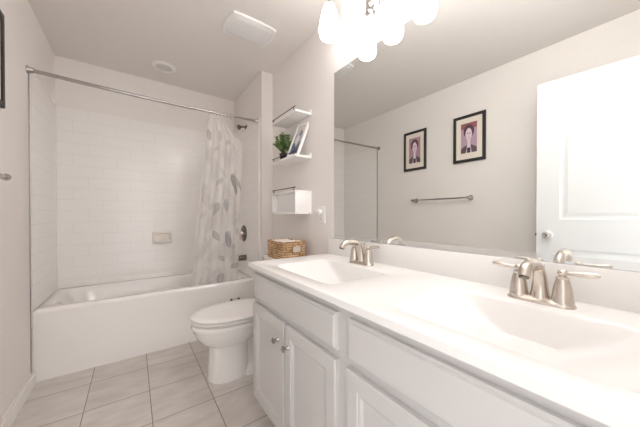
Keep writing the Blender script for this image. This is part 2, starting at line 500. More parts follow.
# ------------------------------------------------------------------ shower fittings
def shower():
    t = thing('shower_rod', 'long brushed metal curtain rod spanning the tub opening', 'curtain rod', (0.75, 2.372, 1.99))
    ya = 2.372
    def rz(x): return 1.996 - 0.014 * (1 - ((x - 0.75) / 0.75) ** 2)
    b = B(); tube(b, [(x, ya, rz(x)) for x in [0.02 + 0.92 * k / 14 for k in range(15)]], 0.0118); part('rod_tube', b, 'satin', t)
    b = B(); tube(b, [(x, ya, rz(x)) for x in [0.93 + 0.56 * k / 10 for k in range(11)]], 0.0098); part('rod_tube', b, 'satin', t)
    b = B(); lathe(b, [(0.024, 0.0), (0.024, 0.006), (0.017, 0.016), (0.0155, 0.03)], (0.0, ya, 1.996), (1, 0, 0)); part('end_flange', b, 'satin', t)
    b = B(); lathe(b, [(0.024, 0.0), (0.024, 0.006), (0.017, 0.016), (0.0155, 0.03)], (XA, ya, 1.996), (-1, 0, 0)); part('end_flange', b, 'satin', t)

    t = thing('shower_spray', 'small metal shower head on a short arm beside the curtain top', 'shower head', (XA, 2.685, 2.02))
    xw = XA
    b = B(); lathe(b, [(0.03, 0), (0.03, 0.004), (0.018, 0.012), (0.01, 0.013)], (xw, 2.685, 2.02), (-1, 0, 0)); part('wall_flange', b, 'dark_nickel', t)
    arm = spline([(xw - 0.01, 2.685, 2.02), (xw - 0.025, 2.685, 2.022), (xw - 0.04, 2.685, 2.022), (xw - 0.052, 2.685, 2.018)], 5)
    b = B(); tube(b, arm, 0.0095); part('arm', b, 'dark_nickel', t)
    b = B(); lathe(b, [(0.011, 0), (0.013, 0.008), (0.015, 0.014), (0.026, 0.030), (0.027, 0.038), (0.024, 0.041)], (xw - 0.048, 2.685, 2.019), (-0.9, 0, -0.3)); part('spray_head', b, 'dark_nickel', t)

    xt = XA - 0.008
    t = thing('shower_valve', 'round dark metal shower valve plate with a lever handle', 'shower valve', (xt, 2.742, 0.897))
    b = B(); lathe(b, [(0.088, 0), (0.088, 0.004), (0.080, 0.010), (0.05, 0.014), (0.045, 0.013)], (xt, 2.742, 0.897), (-1, 0, 0), 40); part('escutcheon', b, 'dark_nickel', t)
    b = B(); lathe(b, [(0.030, 0.012), (0.030, 0.03), (0.026, 0.045), (0.015, 0.05)], (xt, 2.742, 0.897), (-1, 0, 0)); h = part('handle_hub', b, 'nickel', t)
    b = B(); tube(b, [(xt - 0.038, 2.742, 0.89), (xt - 0.042, 2.735, 0.86), (xt - 0.046, 2.728, 0.825)], [0.009, 0.008, 0.006]); part('lever', b, 'nickel', h)
    t = thing('tub_spout', 'short metal tub spout below the round shower valve', 'tub spout', (xt, 2.69, 0.625))
    b = B(); lathe(b, [(0.032, 0), (0.032, 0.008), (0.027, 0.012)], (xt, 2.69, 0.642), (-1, 0, 0)); part('collar', b, 'dark_nickel', t)
    b = B(); tube(b, [(xt - 0.005, 2.69, 0.642), (xt - 0.05, 2.69, 0.642), (xt - 0.095, 2.69, 0.638), (xt - 0.118, 2.69, 0.628), (xt - 0.122, 2.69, 0.617)], [0.031, 0.029, 0.026, 0.022, 0.019]); part('spout_body', b, 'dark_nickel', t)
    b = B(); lathe(b, [(0.004, 0), (0.004, 0.014), (0.008, 0.016), (0.008, 0.022), (0.003, 0.025)], (xt - 0.10, 2.69, 0.658)); part('diverter_knob', b, 'dark_nickel', t)

    # ceramic soap dish on the back tile
    t = thing('soap_dish', 'small cream ceramic soap dish fixed to the back tile wall', 'soap dish', (0.772, YB - 0.008, 0.80))
    yw = YB - 0.008
    b = B(); 
    rings = [[(x, yw - d, z) for (x, z) in [(0.686 + i, 0.803 + i), (0.858 - i, 0.803 + i), (0.858 - i, 0.925 - i), (0.686 + i, 0.925 - i)]] for d, i in ((0, 0), (0.010, 0.0), (0.016, 0.006), (0.016, 0.018), (0.006, 0.026))]
    loft(b, rings, False, True); part('back_plate', b, mat('cream_ceramic', (0.78, 0.735, 0.68), 0.12), t, angle=20)
    b = B()
    loft(b, [rrect(0.772, yw - 0.030, 0.055, 0.026, 0.815, 3), rrect(0.772, yw - 0.036, 0.074, 0.036, 0.83, 3), rrect(0.772, yw - 0.038, 0.078, 0.040, 0.842, 3), rrect(0.772, yw - 0.038, 0.072, 0.034, 0.842, 3), rrect(0.772, yw - 0.036, 0.062, 0.027, 0.831, 3)])
    part('tray', b, 'ceramic', t)
shower()

# ------------------------------------------------------------------ shower curtain
def interp(tab, v):
    if v >= tab[0][0]: return tab[0][1]
    for (a, p), (b_, q) in zip(tab[:-1], tab[1:]):
        if v >= b_:
            return p + (q - p) * (a - v) / (a - b_)
    return tab[-1][1]

def curtain():
    t = thing('shower_curtain', 'sheer white shower curtain printed with grey leaves, bunched to the right', 'shower curtain', (1.18, 2.45, 0.42))
    NS, NT = 150, 230
    ztop0, zbot = 1.958, 0.40
    XL = [(1.96, 1.068), (1.90, 1.05), (1.40, 1.022), (0.96, 0.985), (0.48, 0.942), (0.40, 0.936)]
    XRt = [(1.96, 1.255), (1.90, 1.285), (1.80, 1.35), (1.70, 1.376), (1.43, 1.374), (0.95, 1.372), (0.45, 1.372), (0.40, 1.372)]
    def yc(z): return 2.392 + (1.96 - z) / 1.5 * 0.165
    def ztop(s): 
        return ztop0 - 0.010 * abs(math.sin(s * PI * 5)) - (0.0 if s < 0.62 else 0.20 * ((s - 0.62) / 0.38) ** 1.5)
    # printed leaves: (s, t, half length, half width, angle, tone)
    R = random.Random(3)
    leaves = []
    base = [(0.10, 0.10), (0.42, 0.10), (0.60, 0.13), (0.78, 0.14), (0.3, 0.17), (0.9, 0.30), (0.80, 0.34), (0.42, 0.36), (0.10, 0.40), (0.52, 0.31),
            (0.30, 0.50), (0.66, 0.50), (0.12, 0.55), (0.9, 0.56), (0.74, 0.68), (0.45, 0.68), (0.93, 0.62), (0.2, 0.70), (0.08, 0.80), (0.62, 0.82), (0.9, 0.86), (0.35, 0.88), (0.62, 0.93), (0.18, 0.95), (0.84, 0.74)]
    for (s, tt) in base:
        leaves.append((s, tt, R.uniform(0.045, 0.075), R.uniform(0.016, 0.028), R.uniform(-0.9, 0.9), R.choice((0.25, 0.3, 0.4, 0.5, 0.75))))
    big = [(0.82, 0.335, 0.085, 0.036, -0.35, 1.15), (0.73, 0.70, 0.085, 0.036, -0.3, 1.1), (0.60, 0.945, 0.06, 0.045, 0.2, 0.9), (0.40, 0.52, 0.07, 0.03, 0.3, 0.8), (0.63, 0.50, 0.07, 0.03, -0.2, 0.8)]
    soft = [(0.15, 0.22, 0.10, 0.06, 0.1, 0.30), (0.55, 0.22, 0.12, 0.05, -0.3, 0.26), (0.85, 0.55, 0.13, 0.07, 0.5, 0.28), (0.12, 0.46, 0.12, 0.06, -0.5, 0.27), (0.48, 0.58, 0.13, 0.07, 0.2, 0.3), (0.18, 0.76, 0.13, 0.06, 0.4, 0.28), (0.85, 0.80, 0.13, 0.07, -0.4, 0.3), (0.45, 0.93, 0.12, 0.07, 0.7, 0.3), (0.7, 0.2, 0.12, 0.05, 0.4, 0.26), (0.30, 0.60, 0.14, 0.07, 0.5, 0.28), (0.75, 0.45, 0.16, 0.08, -0.6, 0.25), (0.25, 0.30, 0.13, 0.07, 0.2, 0.22), (0.5, 0.78, 0.15, 0.08, 0.9, 0.25)]
    leaves += big + soft
    b = B(); lay = b.loops.layers.color.new('pattern')
    grid = []; cols = {}
    for j in range(NT + 1):
        tt = j / NT
        row = []
        for i in range(NS + 1):
            s = i / NS
            z = ztop(s) + (zbot - ztop(s)) * tt
            xl, xr = interp(XL, z), interp(XRt, z)
            k = 0.35 + 0.65 * min(1, tt * 4)
            fold = math.sin(s * 2 * PI * 6.2 + 0.5 * math.sin(tt * 3)) * 0.013 + math.sin(s * 2 * PI * 2.6 + 1.2 + tt) * 0.012
            pleat = -0.02 * math.exp(-((s - 0.52 - 0.03 * tt) / 0.05) ** 2)
            x = xl + (xr - xl) * s + 0.006 * math.sin(s * 2 * PI * 6.2 + 1.4)
            y = yc(z) + (fold + pleat) * k
            v = b.verts.new((x, y, z)); row.append(v)
            # colour print
            u_, w_ = s * 0.43, tt * 1.5
            a = 0.0; veinv = 0.0
            for (ls, lt, hl, hw, an, tone) in leaves:
                du, dw = u_ - ls * 0.43, w_ - lt * 1.5
                ca, sa = math.cos(an), math.sin(an)
                p = (-du * sa + dw * ca) / hl; q = (du * ca + dw * sa) / hw
                if abs(p) < 1:
                    wl = (1 - p * p) ** 0.8 * (1 - 0.25 * p)
                    if wl > 0 and abs(q) < wl:
                        e = min(1, (wl - abs(q)) * (5 if tone > 0.7 else 1.6))
                        vv = 0.62 + 0.38 * (abs(math.sin((p * 6 + abs(q) * 2.2) * PI)) ** 0.5)
                        if abs(q) < 0.08: vv = 0.5
                        a = max(a, e * tone * vv)
            c0 = Vector((0.87, 0.85, 0.83)); c1 = Vector((0.33, 0.33, 0.345))
            cc = c0.lerp(c1, min(0.9, 0.82 * a))
            cols[v] = (*[pow(x_, 1.0) for x_ in cc], 1)
        grid.append(row)
    for j in range(NT):
        for i in range(NS):
            f = b.faces.new((grid[j][i], grid[j][i + 1], grid[j + 1][i + 1], grid[j + 1][i]))
            for l in f.loops:
                c = cols[l.vert]
                l[lay] = tuple(x_ ** (1 / 2.2) if k_ < 3 else 1 for k_, x_ in enumerate(c))
    part('fabric', b, 'curtain', t, angle=180)
    for k in range(7):
        s = 0.03 + k * 0.165 * 0.93
        x = 1.07 + 0.185 * k / 6
        rzz = 1.996 - 0.014 * (1 - ((x - 0.75) / 0.75) ** 2)
        b = B(); ring = [(x, 2.372 + 0.0195 * math.sin(a), rzz - 0.006 + 0.0225 * math.cos(a)) for a in [2 * PI * q / 20 for q in range(21)]]
        tube(b, ring, 0.0016, 6, False); part('hook', b, 'chrome', t)
curtain()

# ------------------------------------------------------------------ toilet
TY = 1.812
def toilet():
    t = thing('toilet', 'white elongated toilet with closed lid between tub and vanity', 'toilet', (1.2, TY, 0))
    N = 48
    def egg(xf, xb, hw, z, e=2.2, eb=2.8, mid=0.56):
        """front (towards -x) rounder, back squarer"""
        cx = xf + (xb - xf) * mid
        out = []
        for i in range(N):
            a = 2 * PI * i / N; c, s = math.cos(a), math.sin(a)
            ee = eb if c > 0 else e
            ex = math.copysign(abs(c) ** (2 / ee), c)
            out.append((cx + ((xb - cx) if c > 0 else (cx - xf)) * ex, TY + hw * math.copysign(abs(s) ** (2 / ee), s), z))
        return out
    b = B()
    # front column flowing up into the bowl
    prof = [(0.928, 1.20, 0.110, 0.0), (0.924, 1.202, 0.113, 0.006), (0.926, 1.20, 0.112, 0.02), (0.930, 1.195, 0.109, 0.06), (0.933, 1.19, 0.107, 0.14), (0.932, 1.19, 0.107, 0.21),
            (0.926, 1.195, 0.110, 0.232), (0.904, 1.22, 0.124, 0.247), (0.878, 1.27, 0.144, 0.270), (0.856, 1.32, 0.161, 0.301), (0.843, 1.34, 0.172, 0.332), (0.838, 1.35, 0.176, 0.350), (0.834, 1.36, 0.180, 0.356), (0.829, 1.37, 0.184, 0.364), (0.829, 1.37, 0.184, 0.384), (0.846, 1.36, 0.168, 0.388), (0.862, 1.36, 0.155, 0.389), (0.864, 1.36, 0.153, 0.397)]
    loft(b, [egg(*p[:3], p[3], 2.3, 2.6, 0.5) for p in prof])
    part('bowl', b, 'ceramic', t, angle=35)
    b = B()
    prof = [(1.10, 1.50, 0.118, 0.0), (1.10, 1.50, 0.118, 0.022), (1.10, 1.49, 0.098, 0.045), (1.10, 1.47, 0.070, 0.075), (1.10, 1.46, 0.066, 0.22), (1.10, 1.48, 0.085, 0.30), (1.12, 1.55, 0.15, 0.36), (1.15, 1.60, 0.18, 0.395)]
    loft(b, [egg(*p[:3], p[3], 3, 4, 0.5) for p in prof])
    part('foot', b, 'ceramic', t, angle=35)
    b = B()
    loft(b, [egg(0.850, 1.33, 0.164, 0.3965, 2.2, 3.2), egg(0.832, 1.338, 0.182, 0.398, 2.2, 3.2), egg(0.828, 1.338, 0.186, 0.402, 2.2, 3.2), egg(0.828, 1.338, 0.189, 0.412, 2.2, 3.2), egg(0.838, 1.334, 0.176, 0.415, 2.2, 3.2)])
    part('seat', b, 'seat', t)
    b = B()
    loft(b, [egg(0.842, 1.346, 0.170, 0.4155, 2.2, 3.2), egg(0.832, 1.352, 0.182, 0.4195, 2.2, 3.2), egg(0.826, 1.355, 0.190, 0.423, 2.2, 3.2), egg(0.826, 1.355, 0.192, 0.430, 2.2, 3.2), egg(0.833, 1.350, 0.184, 0.4355, 2.2, 3.2), egg(0.87, 1.31, 0.15, 0.439, 2.2, 3.0), egg(1.0, 1.2, 0.06, 0.441, 2.2, 2.5)])
    part('lid', b, 'seat', t, angle=50)
    for s in (-1, 1):
        b = B(); lathe(b, [(0.011, 0), (0.011, 0.034), (0.005, 0.037)], (1.345, TY + s * 0.075, 0.395)); part('hinge', b, 'seat', t)
    b = B()
    ty0, ty1 = TY - 0.215, TY + 0.215
    def rr(x0, x1, ya, yb, z): return rrect((x0 + x1) / 2, (ya + yb) / 2, (x1 - x0) / 2, (yb - ya) / 2, z, 9, 40)
    loft(b, [rr(1.44, 1.60, ty0 + 0.02, ty1 - 0.02, 0.396), rr(1.42, 1.605, ty0 + 0.006, ty1 - 0.006, 0.43), rr(1.405, 1.605, ty0, ty1, 0.735)])
    part('tank', b, 'ceramic', t)
    b = B(); loft(b, [rr(1.398, 1.607, ty0 - 0.006, ty1 + 0.006, 0.736), rr(1.394, 1.608, ty0 - 0.010, ty1 + 0.010, 0.742), rr(1.394, 1.608, ty0 - 0.010, ty1 + 0.010, 0.760), rr(1.402, 1.604, ty0, ty1, 0.768)])
    part('tank_lid', b, 'ceramic', t)
    b = B(); lathe(b, [(0.014, 0), (0.014, 0.008), (0.007, 0.012), (0.007, 0.02)], (1.406, TY - 0.16, 0.69), (-1, 0, 0)); tube(b, [(1.388, TY - 0.165, 0.69), (1.384, TY - 0.13, 0.687), (1.383, TY - 0.085, 0.682)], [0.007, 0.006, 0.005])
    part('flush_lever', b, 'chrome', t)
toilet()

def brush():
    x, y = 1.205, 2.120
    t = thing('toilet_brush', 'small dark metal handle tips showing past the toilet lid against the tub', 'toilet brush', (x, y, 0))
    b = B(); lathe(b, [(0.045, 0), (0.047, 0.004), (0.042, 0.12), (0.040, 0.125), (0.037, 0.122), (0.037, 0.11)], (x, y, 0)); part('holder', b, 'plastic', t)
    b = B(); tube(b, [(x, y, 0.112), (x, y, 0.396)], 0.006, 10); part('stem', b, 'chrome', t)
    b = B(); tube(b, [(x - 0.026, y, 0.399), (x + 0.026, y, 0.399)], [0.010, 0.010], 12); part('grip', b, 'chrome', t)
    for s in (-1, 1):
        b = B(); lathe(b, [(0.011, 0), (0.0125, 0.004), (0.011, 0.012), (0.004, 0.015)], (x + s * 0.024, y, 0.399), (s, 0, 0.3), 14); part('end_cap', b, 'bronze', t)
brush()

# ------------------------------------------------------------------ vanity
def vanity():
    t = thing('vanity_cabinet', 'pale grey double sink vanity cabinet with panelled doors', 'cabinet', (1.33, 0.62, 0))
    Y0, Y1 = -0.128, 1.366
    xf = 1.08
    b = B()
    box(b, xf, Y1 - 0.018, 0.10, XR, Y1, 0.802); box(b, xf, Y0, 0.10, XR, Y0 + 0.018, 0.802)
    box(b, xf + 0.02, Y0 + 0.018, 0.10, XR, Y1 - 0.018, 0.116); box(b, XR - 0.008, Y0 + 0.018, 0.116, XR, Y1 - 0.018, 0.802)
    box(b, xf + 0.02, 0.61, 0.116, XR - 0.008, 0.628, 0.66)
    box(b, xf + 0.06, Y0, 0.0, xf + 0.078, Y1, 0.10); box(b, xf + 0.078, Y1 - 0.018, 0, XR, Y1, 0.10); box(b, xf + 0.078, Y0, 0, XR, Y0 + 0.018, 0.10)
    part('carcass', b, 'cabinet', t, smooth=False)
    b = B()
    for (ya, yb) in ((Y1 - 0.045, Y1 - 0.0005), (0.582, 0.656), (Y0 + 0.0005, Y0 + 0.045)): box(b, xf - 0.0008, ya, 0.1005, xf + 0.019, yb, 0.8015)
    for (za, zb) in ((0.76, 0.8013), (0.60, 0.665), (0.1007, 0.14)): box(b, xf - 0.0004, Y0 + 0.02, za, xf + 0.0185, Y1 - 0.02, zb)
    part('face_frame', b, 'cabinet', t, smooth=False)
    def front(name, y0, y1, z0, z1, panel):
        x1, x0 = xf - 0.001, xf - 0.021
        b = B()
        def rc(i, x): return [(x, y0 + i, z0 + i), (x, y1 - i, z0 + i), (x, y1 - i, z1 - i), (x, y0 + i, z1 - i)]
        if panel:
            rings = [rc(0, x1), rc(0, x0 + 0.004), rc(0.004, x0), rc(0.048, x0), rc(0.050, x0 + 0.004), rc(0.056, x0 + 0.004), rc(0.066, x0 + 0.010), rc(0.069, x0 + 0.010)]
        else:
            rings = [rc(0, x1), rc(0, x0 + 0.008), rc(0.004, x0 + 0.005), rc(0.007, x0 + 0.005), rc(0.011, x0), rc(0.013, x0)]
        loft(b, rings, True, True)
        return part(name, b, 'cabinet', t, angle=12)
    for (y0, y1) in ((0.646, 1.353), (-0.112, 0.592)): front('false_drawer_front', y0, y1, 0.648, 0.772, False)
    doors = [(1.0, 1.352, 1.0), (0.646, 0.990, -1.0), (0.243, 0.594, 1.0), (-0.112, 0.235, -1.0)]
    for (y0, y1, side) in doors:
        d = front('door', y0, y1, 0.108, 0.618, True)
        ky = y0 + 0.050 if side > 0 else y1 - 0.032
        b = B(); lathe(b, [(0.009, 0), (0.008, 0.004), (0.0055, 0.007), (0.0055, 0.015), (0.010, 0.019), (0.0135, 0.022), (0.0135, 0.027), (0.009, 0.030), (0.002, 0.031)], (xf - 0.021, ky, 0.530), (-1, 0, 0), 20)
        part('knob', b, 'satin', d)
vanity()

def countertop():
    t = thing('vanity_countertop', 'white countertop with two integral sinks and a backsplash', 'countertop', (1.33, 0.62, 0.804))
    X0, X1, Y0, Y1 = 1.0434, XR - 0.001, YF + 0.004, 1.3843
    zt, zb = ZK, 0.805
    b = B()
    ymid = 0.6125
    n = 16
    def cellring(xa, xb, ya, yb, z):
        pts = []
        cx, cy, hx, hy = (xa + xb) / 2, (ya + yb) / 2, (xb - xa) / 2, (yb - ya) / 2
        for side in range(4):
            for k in range(n):
                u = -1 + 2 * k / n
                p = [(u, -1), (1, u), (-u, 1), (-1, -u)][side]
                pts.append((cx + hx * p[0], cy + hy * p[1], z))
        return pts
    def basin(cx, cy, hx, hy, z, e, sh=0.0):
        pts = []
        for side in range(4):
            for k in range(n):
                u = -1 + 2 * k / n
                p = [(u, -1), (1, u), (-u, 1), (-1, -u)][side]
                u0, v0 = p
                # ease so that corners get more points
                r = (abs(u0) ** e + abs(v0) ** e) ** (-1 / e)
                pts.append((cx + sh + hx * u0 * r, cy + hy * v0 * r, z))
        return pts
    ins = 0.004
    for (ya, yb, cy) in ((ymid, Y1 - ins, 0.985), (Y0 + ins, ymid, 0.243)):
        cx = 1.285
        R = [cellring(X0 + ins, X1, ya, yb, zt), basin(cx, cy, 0.172, 0.242, zt, 9), basin(cx, cy, 0.170, 0.238, zt - 0.001, 9), basin(cx, cy, 0.167, 0.232, zt - 0.004, 9), basin(cx, cy, 0.164, 0.222, zt - 0.010, 9),
             basin(cx, cy, 0.158, 0.186, zt - 0.034, 9, 0.003), basin(cx, cy, 0.150, 0.132, zt - 0.070, 8, 0.006), basin(cx, cy, 0.142, 0.090, zt - 0.096, 6, 0.008), basin(cx, cy, 0.120, 0.066, zt - 0.110, 4, 0.010), basin(cx, cy, 0.03, 0.03, zt - 0.116, 2, 0.014)]
        loft(b, R, False, True)
    def rc(i, z): return [(X0 + i, Y0 + i, z), (X1, Y0 + i, z), (X1, Y1 - i, z), (X0 + i, Y1 - i, z)]
    loft(b, [rc(ins, zt), rc(0.0012, zt - 0.0012), rc(0, zt - ins), rc(0, zb + 0.003), rc(0.003, zb)], False, False)
    # underside ring only where it overhangs
    box(b, X0 + 0.003, Y0 + 0.003, zb, X0 + 0.06, Y1 - 0.003, zb + 0.004)
    part('slab', b, 'marble', t, angle=35)
    b = B(); box(b, XR - 0.020, Y0, zt - 0.001, XR - 0.0005, Y1, 0.9375, 0.003); part('backsplash', b, 'marble', t)
    for cy in (0.985, 0.243):
        b = B(); lathe(b, [(0.022, -0.002), (0.022, 0.002), (0.017, 0.003), (0.016, 0.001)], (1.299, cy, zt - 0.115)); part('drain', b, 'nickel', t)
countertop()

# ------------------------------------------------------------------ faucets
def faucet():
    t = thing('faucet', 'brushed nickel two handle faucet at the far sink', 'faucet', (1.512, 0.983, ZK), group='vanity faucets')
    def stad(hl, hw, z, n=12):
        out = []
        for k in range(n + 1):
            a = -PI / 2 + PI * k / n
            out.append((hw * math.sin(a) * -1, (hl - hw) + hw * math.cos(a), z))
        for k in range(n + 1):
            a = PI / 2 + PI * k / n
            out.append((hw * math.sin(a) * -1, -(hl - hw) + hw * math.cos(a), z))
        return out
    b = B()
    loft(b, [stad(0.080, 0.0285, 0.0), stad(0.080, 0.0285, 0.004), stad(0.077, 0.026, 0.008), stad(0.072, 0.021, 0.011), stad(0.066, 0.017, 0.017)])
    part('base_plate', b, 'nickel', t, world=False)
    path = [(0.004, 0, 0.008), (0.004, 0, 0.03), (0.002, 0, 0.06), (-0.006, 0, 0.088), (-0.024, 0, 0.110), (-0.055, 0, 0.121), (-0.090, 0, 0.1225), (-0.122, 0, 0.112), (-0.136, 0, 0.092)]
    rad = [0.0265, 0.0215, 0.0178, 0.0158, 0.0142, 0.0140, 0.0140, 0.0143, 0.0146]
    b = B(); tube(b, spline(path, 4), lerp_list(rad, 4), 18)
    sp = part('spout', b, 'nickel', t, world=False, angle=50)
    b = B(); lathe(b, [(0.0115, 0.0), (0.0115, 0.004), (0.008, 0.0045)], (-0.1358, 0, 0.0925), (-0.35, 0, -0.94), 16); part('aerator', b, 'dark_nickel', sp, world=False)
    for s in (1, -1):
        b = B()
        lathe(b, [(0.0255, 0.010), (0.0250, 0.016), (0.0240, 0.019), (0.0235, 0.026), (0.0205, 0.050), (0.0165, 0.070), (0.0140, 0.077), (0.0150, 0.079), (0.0150, 0.082), (0.0105, 0.084), (0.0085, 0.087), (0.0115, 0.090), (0.0120, 0.095), (0.0095, 0.101), (0.004, 0.104)], (0, s * 0.051, 0), (0, 0, 1), 24)
        h = part('handle', b, 'nickel', t, world=False)
        b = B(); p0 = Vector((0, s * 0.058, 0.094))
        dv = Vector((0, s, 0.06)).normalized()
        tube(b, [p0 + dv * d for d in (0, 0.010, 0.026, 0.048, 0.062, 0.067)], [0.0045, 0.0050, 0.0070, 0.0078, 0.0062, 0.003], 14)
        part('lever', b, 'nickel', h, world=False)
    b = B(); lathe(b, [(0.0028, 0.012), (0.0028, 0.098), (0.0058, 0.101), (0.0068, 0.106), (0.0052, 0.111), (0.002, 0.113)], (0.0225, 0, 0), (0, 0, 1), 14); part('lift_rod', b, 'nickel', t, world=False)
    c = copy_tree(t)
    c.location = (1.512, 0.240, ZK)
    c['label'] = 'brushed nickel two handle faucet at the near sink'
faucet()

# ------------------------------------------------------------------ mirror and vanity light
def mirror():
    Y0, Y1, z0, z1 = YF + 0.03, 1.3382, 0.938, 2.0287
    t = thing('wall_mirror', 'large frameless mirror above the vanity backsplash', 'mirror', (XR, 0.62, z0))
    b = B(); box(b, XR - 0.004, Y0, z0, XR - 0.0003, Y1, z1); part('glass_back', b, 'glass_edge', t, smooth=False)
    b = B(); vs = [b.verts.new(p) for p in ((XR - 0.0043, Y0 + 0.001, z0 + 0.001), (XR - 0.0043, Y1 - 0.001, z0 + 0.001), (XR - 0.0043, Y1 - 0.001, z1 - 0.001), (XR - 0.0043, Y0 + 0.001, z1 - 0.001))]
    b.faces.new(vs); r = bmesh.ops.extrude_face_region(b, geom=b.faces[:])
    for v in r['geom']:
        if isinstance(v, bmesh.types.BMVert): v.co.x += 0.0002
    part('silvered_face', b, 'mirror', t, smooth=False)
    b = B(); box(b, XR - 0.0049, Y0 + 0.001, z0 + 0.0005, XR - 0.0043, Y1 - 0.001, z0 + 0.025); part('clouded_strip', b, 'cloud', t, smooth=False)
mirror()

def vanity_light(yc, label):
    zc = 2.275
    t = thing('vanity_light', label, 'wall light', (XR, yc, zc), group='vanity lights')
    b = B(); lathe(b, [(0.080, 0), (0.080, 0.006), (0.072, 0.010), (0.068, 0.008), (0.060, 0.016), (0.045, 0.022), (0.038, 0.021), (0.028, 0.032), (0.010, 0.036)], (XR, yc, zc), (-1, 0, 0), 40)
    can = part('canopy', b, 'satin', t)
    xs = 1.459
    ztop = 2.310
    for k, dy in enumerate((0.205, 0.0, -0.205)):
        y = yc + dy
        b = B()
        pth = spline([(XR - 0.028, yc + dy * 0.08, zc + 0.005), (XR - 0.07, yc + dy * 0.35, zc + 0.05), (XR - 0.105, yc + dy * 0.75, zc + 0.115), (xs + 0.012, y, zc + 0.125), (xs, y, zc + 0.095), (xs, y, ztop + 0.008)], 6)
        tube(b, pth, 0.005, 12)
        a = part('arm', b, 'nickel', t)
        b = B(); lathe(b, [(0.006, 0.020), (0.010, 0.014), (0.022, 0.004), (0.030, -0.008), (0.028, -0.009)], (xs, y, ztop), (0, 0, 1), 24); part('shade_cap', b, 'nickel', a)
        b = B(); lathe(b, [(0.018, 0.0), (0.030, -0.012), (0.042, -0.042), (0.052, -0.082), (0.0585, -0.122), (0.0605, -0.150), (0.0585, -0.172), (0.051, -0.189), (0.036, -0.198), (0.012, -0.201)], (xs, y, ztop), (0, 0, 1), 32)
        part('shade', b, 'opal' if yc > 0.6 else 'opal_added', t, angle=80)
vanity_light(0.985, 'three shade vanity light with lit white glass shades over the far sink')
vanity_light(0.243, 'added unseen three shade vanity light with lit white glass shades over the near sink')  # assumed twin fixture out of view, added to lift the room's brightness

# ------------------------------------------------------------------ ceiling fittings
def ceiling_things():
    t = thing('exhaust_fan', 'white bowed exhaust fan cover on the ceiling', 'exhaust fan', (1.225, 1.838, ZC))
    def pil(hx, hy, z, n=14, bow=0.018):
        pts = []
        cx, cy = 1.228, 1.838
        for side in range(4):
            for k in range(n):
                u = -1 + 2 * k / n
                w = bow * (1 - u * u)
                p = [(u * hx, -hy - w * 0.4), (hx + w, u * hy), (-u * hx, hy + w * 0.4), (-hx - w, -u * hy)][side]
                # soften the corners
                f = 1 - 0.035 * abs(u) ** 6
                pts.append((cx + p[0] * f, cy + p[1] * f, z))
        return pts
    b = B(); loft(b, [pil(0.155, 0.118, ZC), pil(0.158, 0.121, ZC - 0.006), pil(0.155, 0.118, ZC - 0.013), pil(0.140, 0.104, ZC - 0.017), pil(0.138, 0.102, ZC - 0.0155)])
    part('cover_frame', b, 'plastic', t)
    b = B(); loft(b, [pil(0.136, 0.100, ZC - 0.0158), pil(0.132, 0.097, ZC - 0.0185), pil(0.08, 0.06, ZC - 0.020)]);
    for k in range(9):
        x = 1.228 - 0.1 + k * 0.025
        box(b, x - 0.0015, 1.838 - 0.085, ZC - 0.0205, x + 0.0015, 1.838 + 0.085, ZC - 0.0165)
    part('grille', b, 'fan_lens', t)
    t = thing('recessed_light', 'round white recessed light trim on the ceiling above the tub', 'ceiling light', (0.765, 2.745, ZC))
    b = B(); lathe(b, [(0.094, 0), (0.094, 0.006), (0.088, 0.012), (0.070, 0.016), (0.064, 0.012), (0.064, 0.004)], (0.765, 2.745, ZC), (0, 0, -1), 40, False); part('trim_ring', b, 'plastic', t)
    b = B(); lathe(b, [(0.066, 0.0005), (0.066, 0.008), (0.03, 0.0095), (0.002, 0.010)], (0.765, 2.745, ZC), (0, 0, -1), 40); part('lens', b, 'lens', t)
ceiling_things()

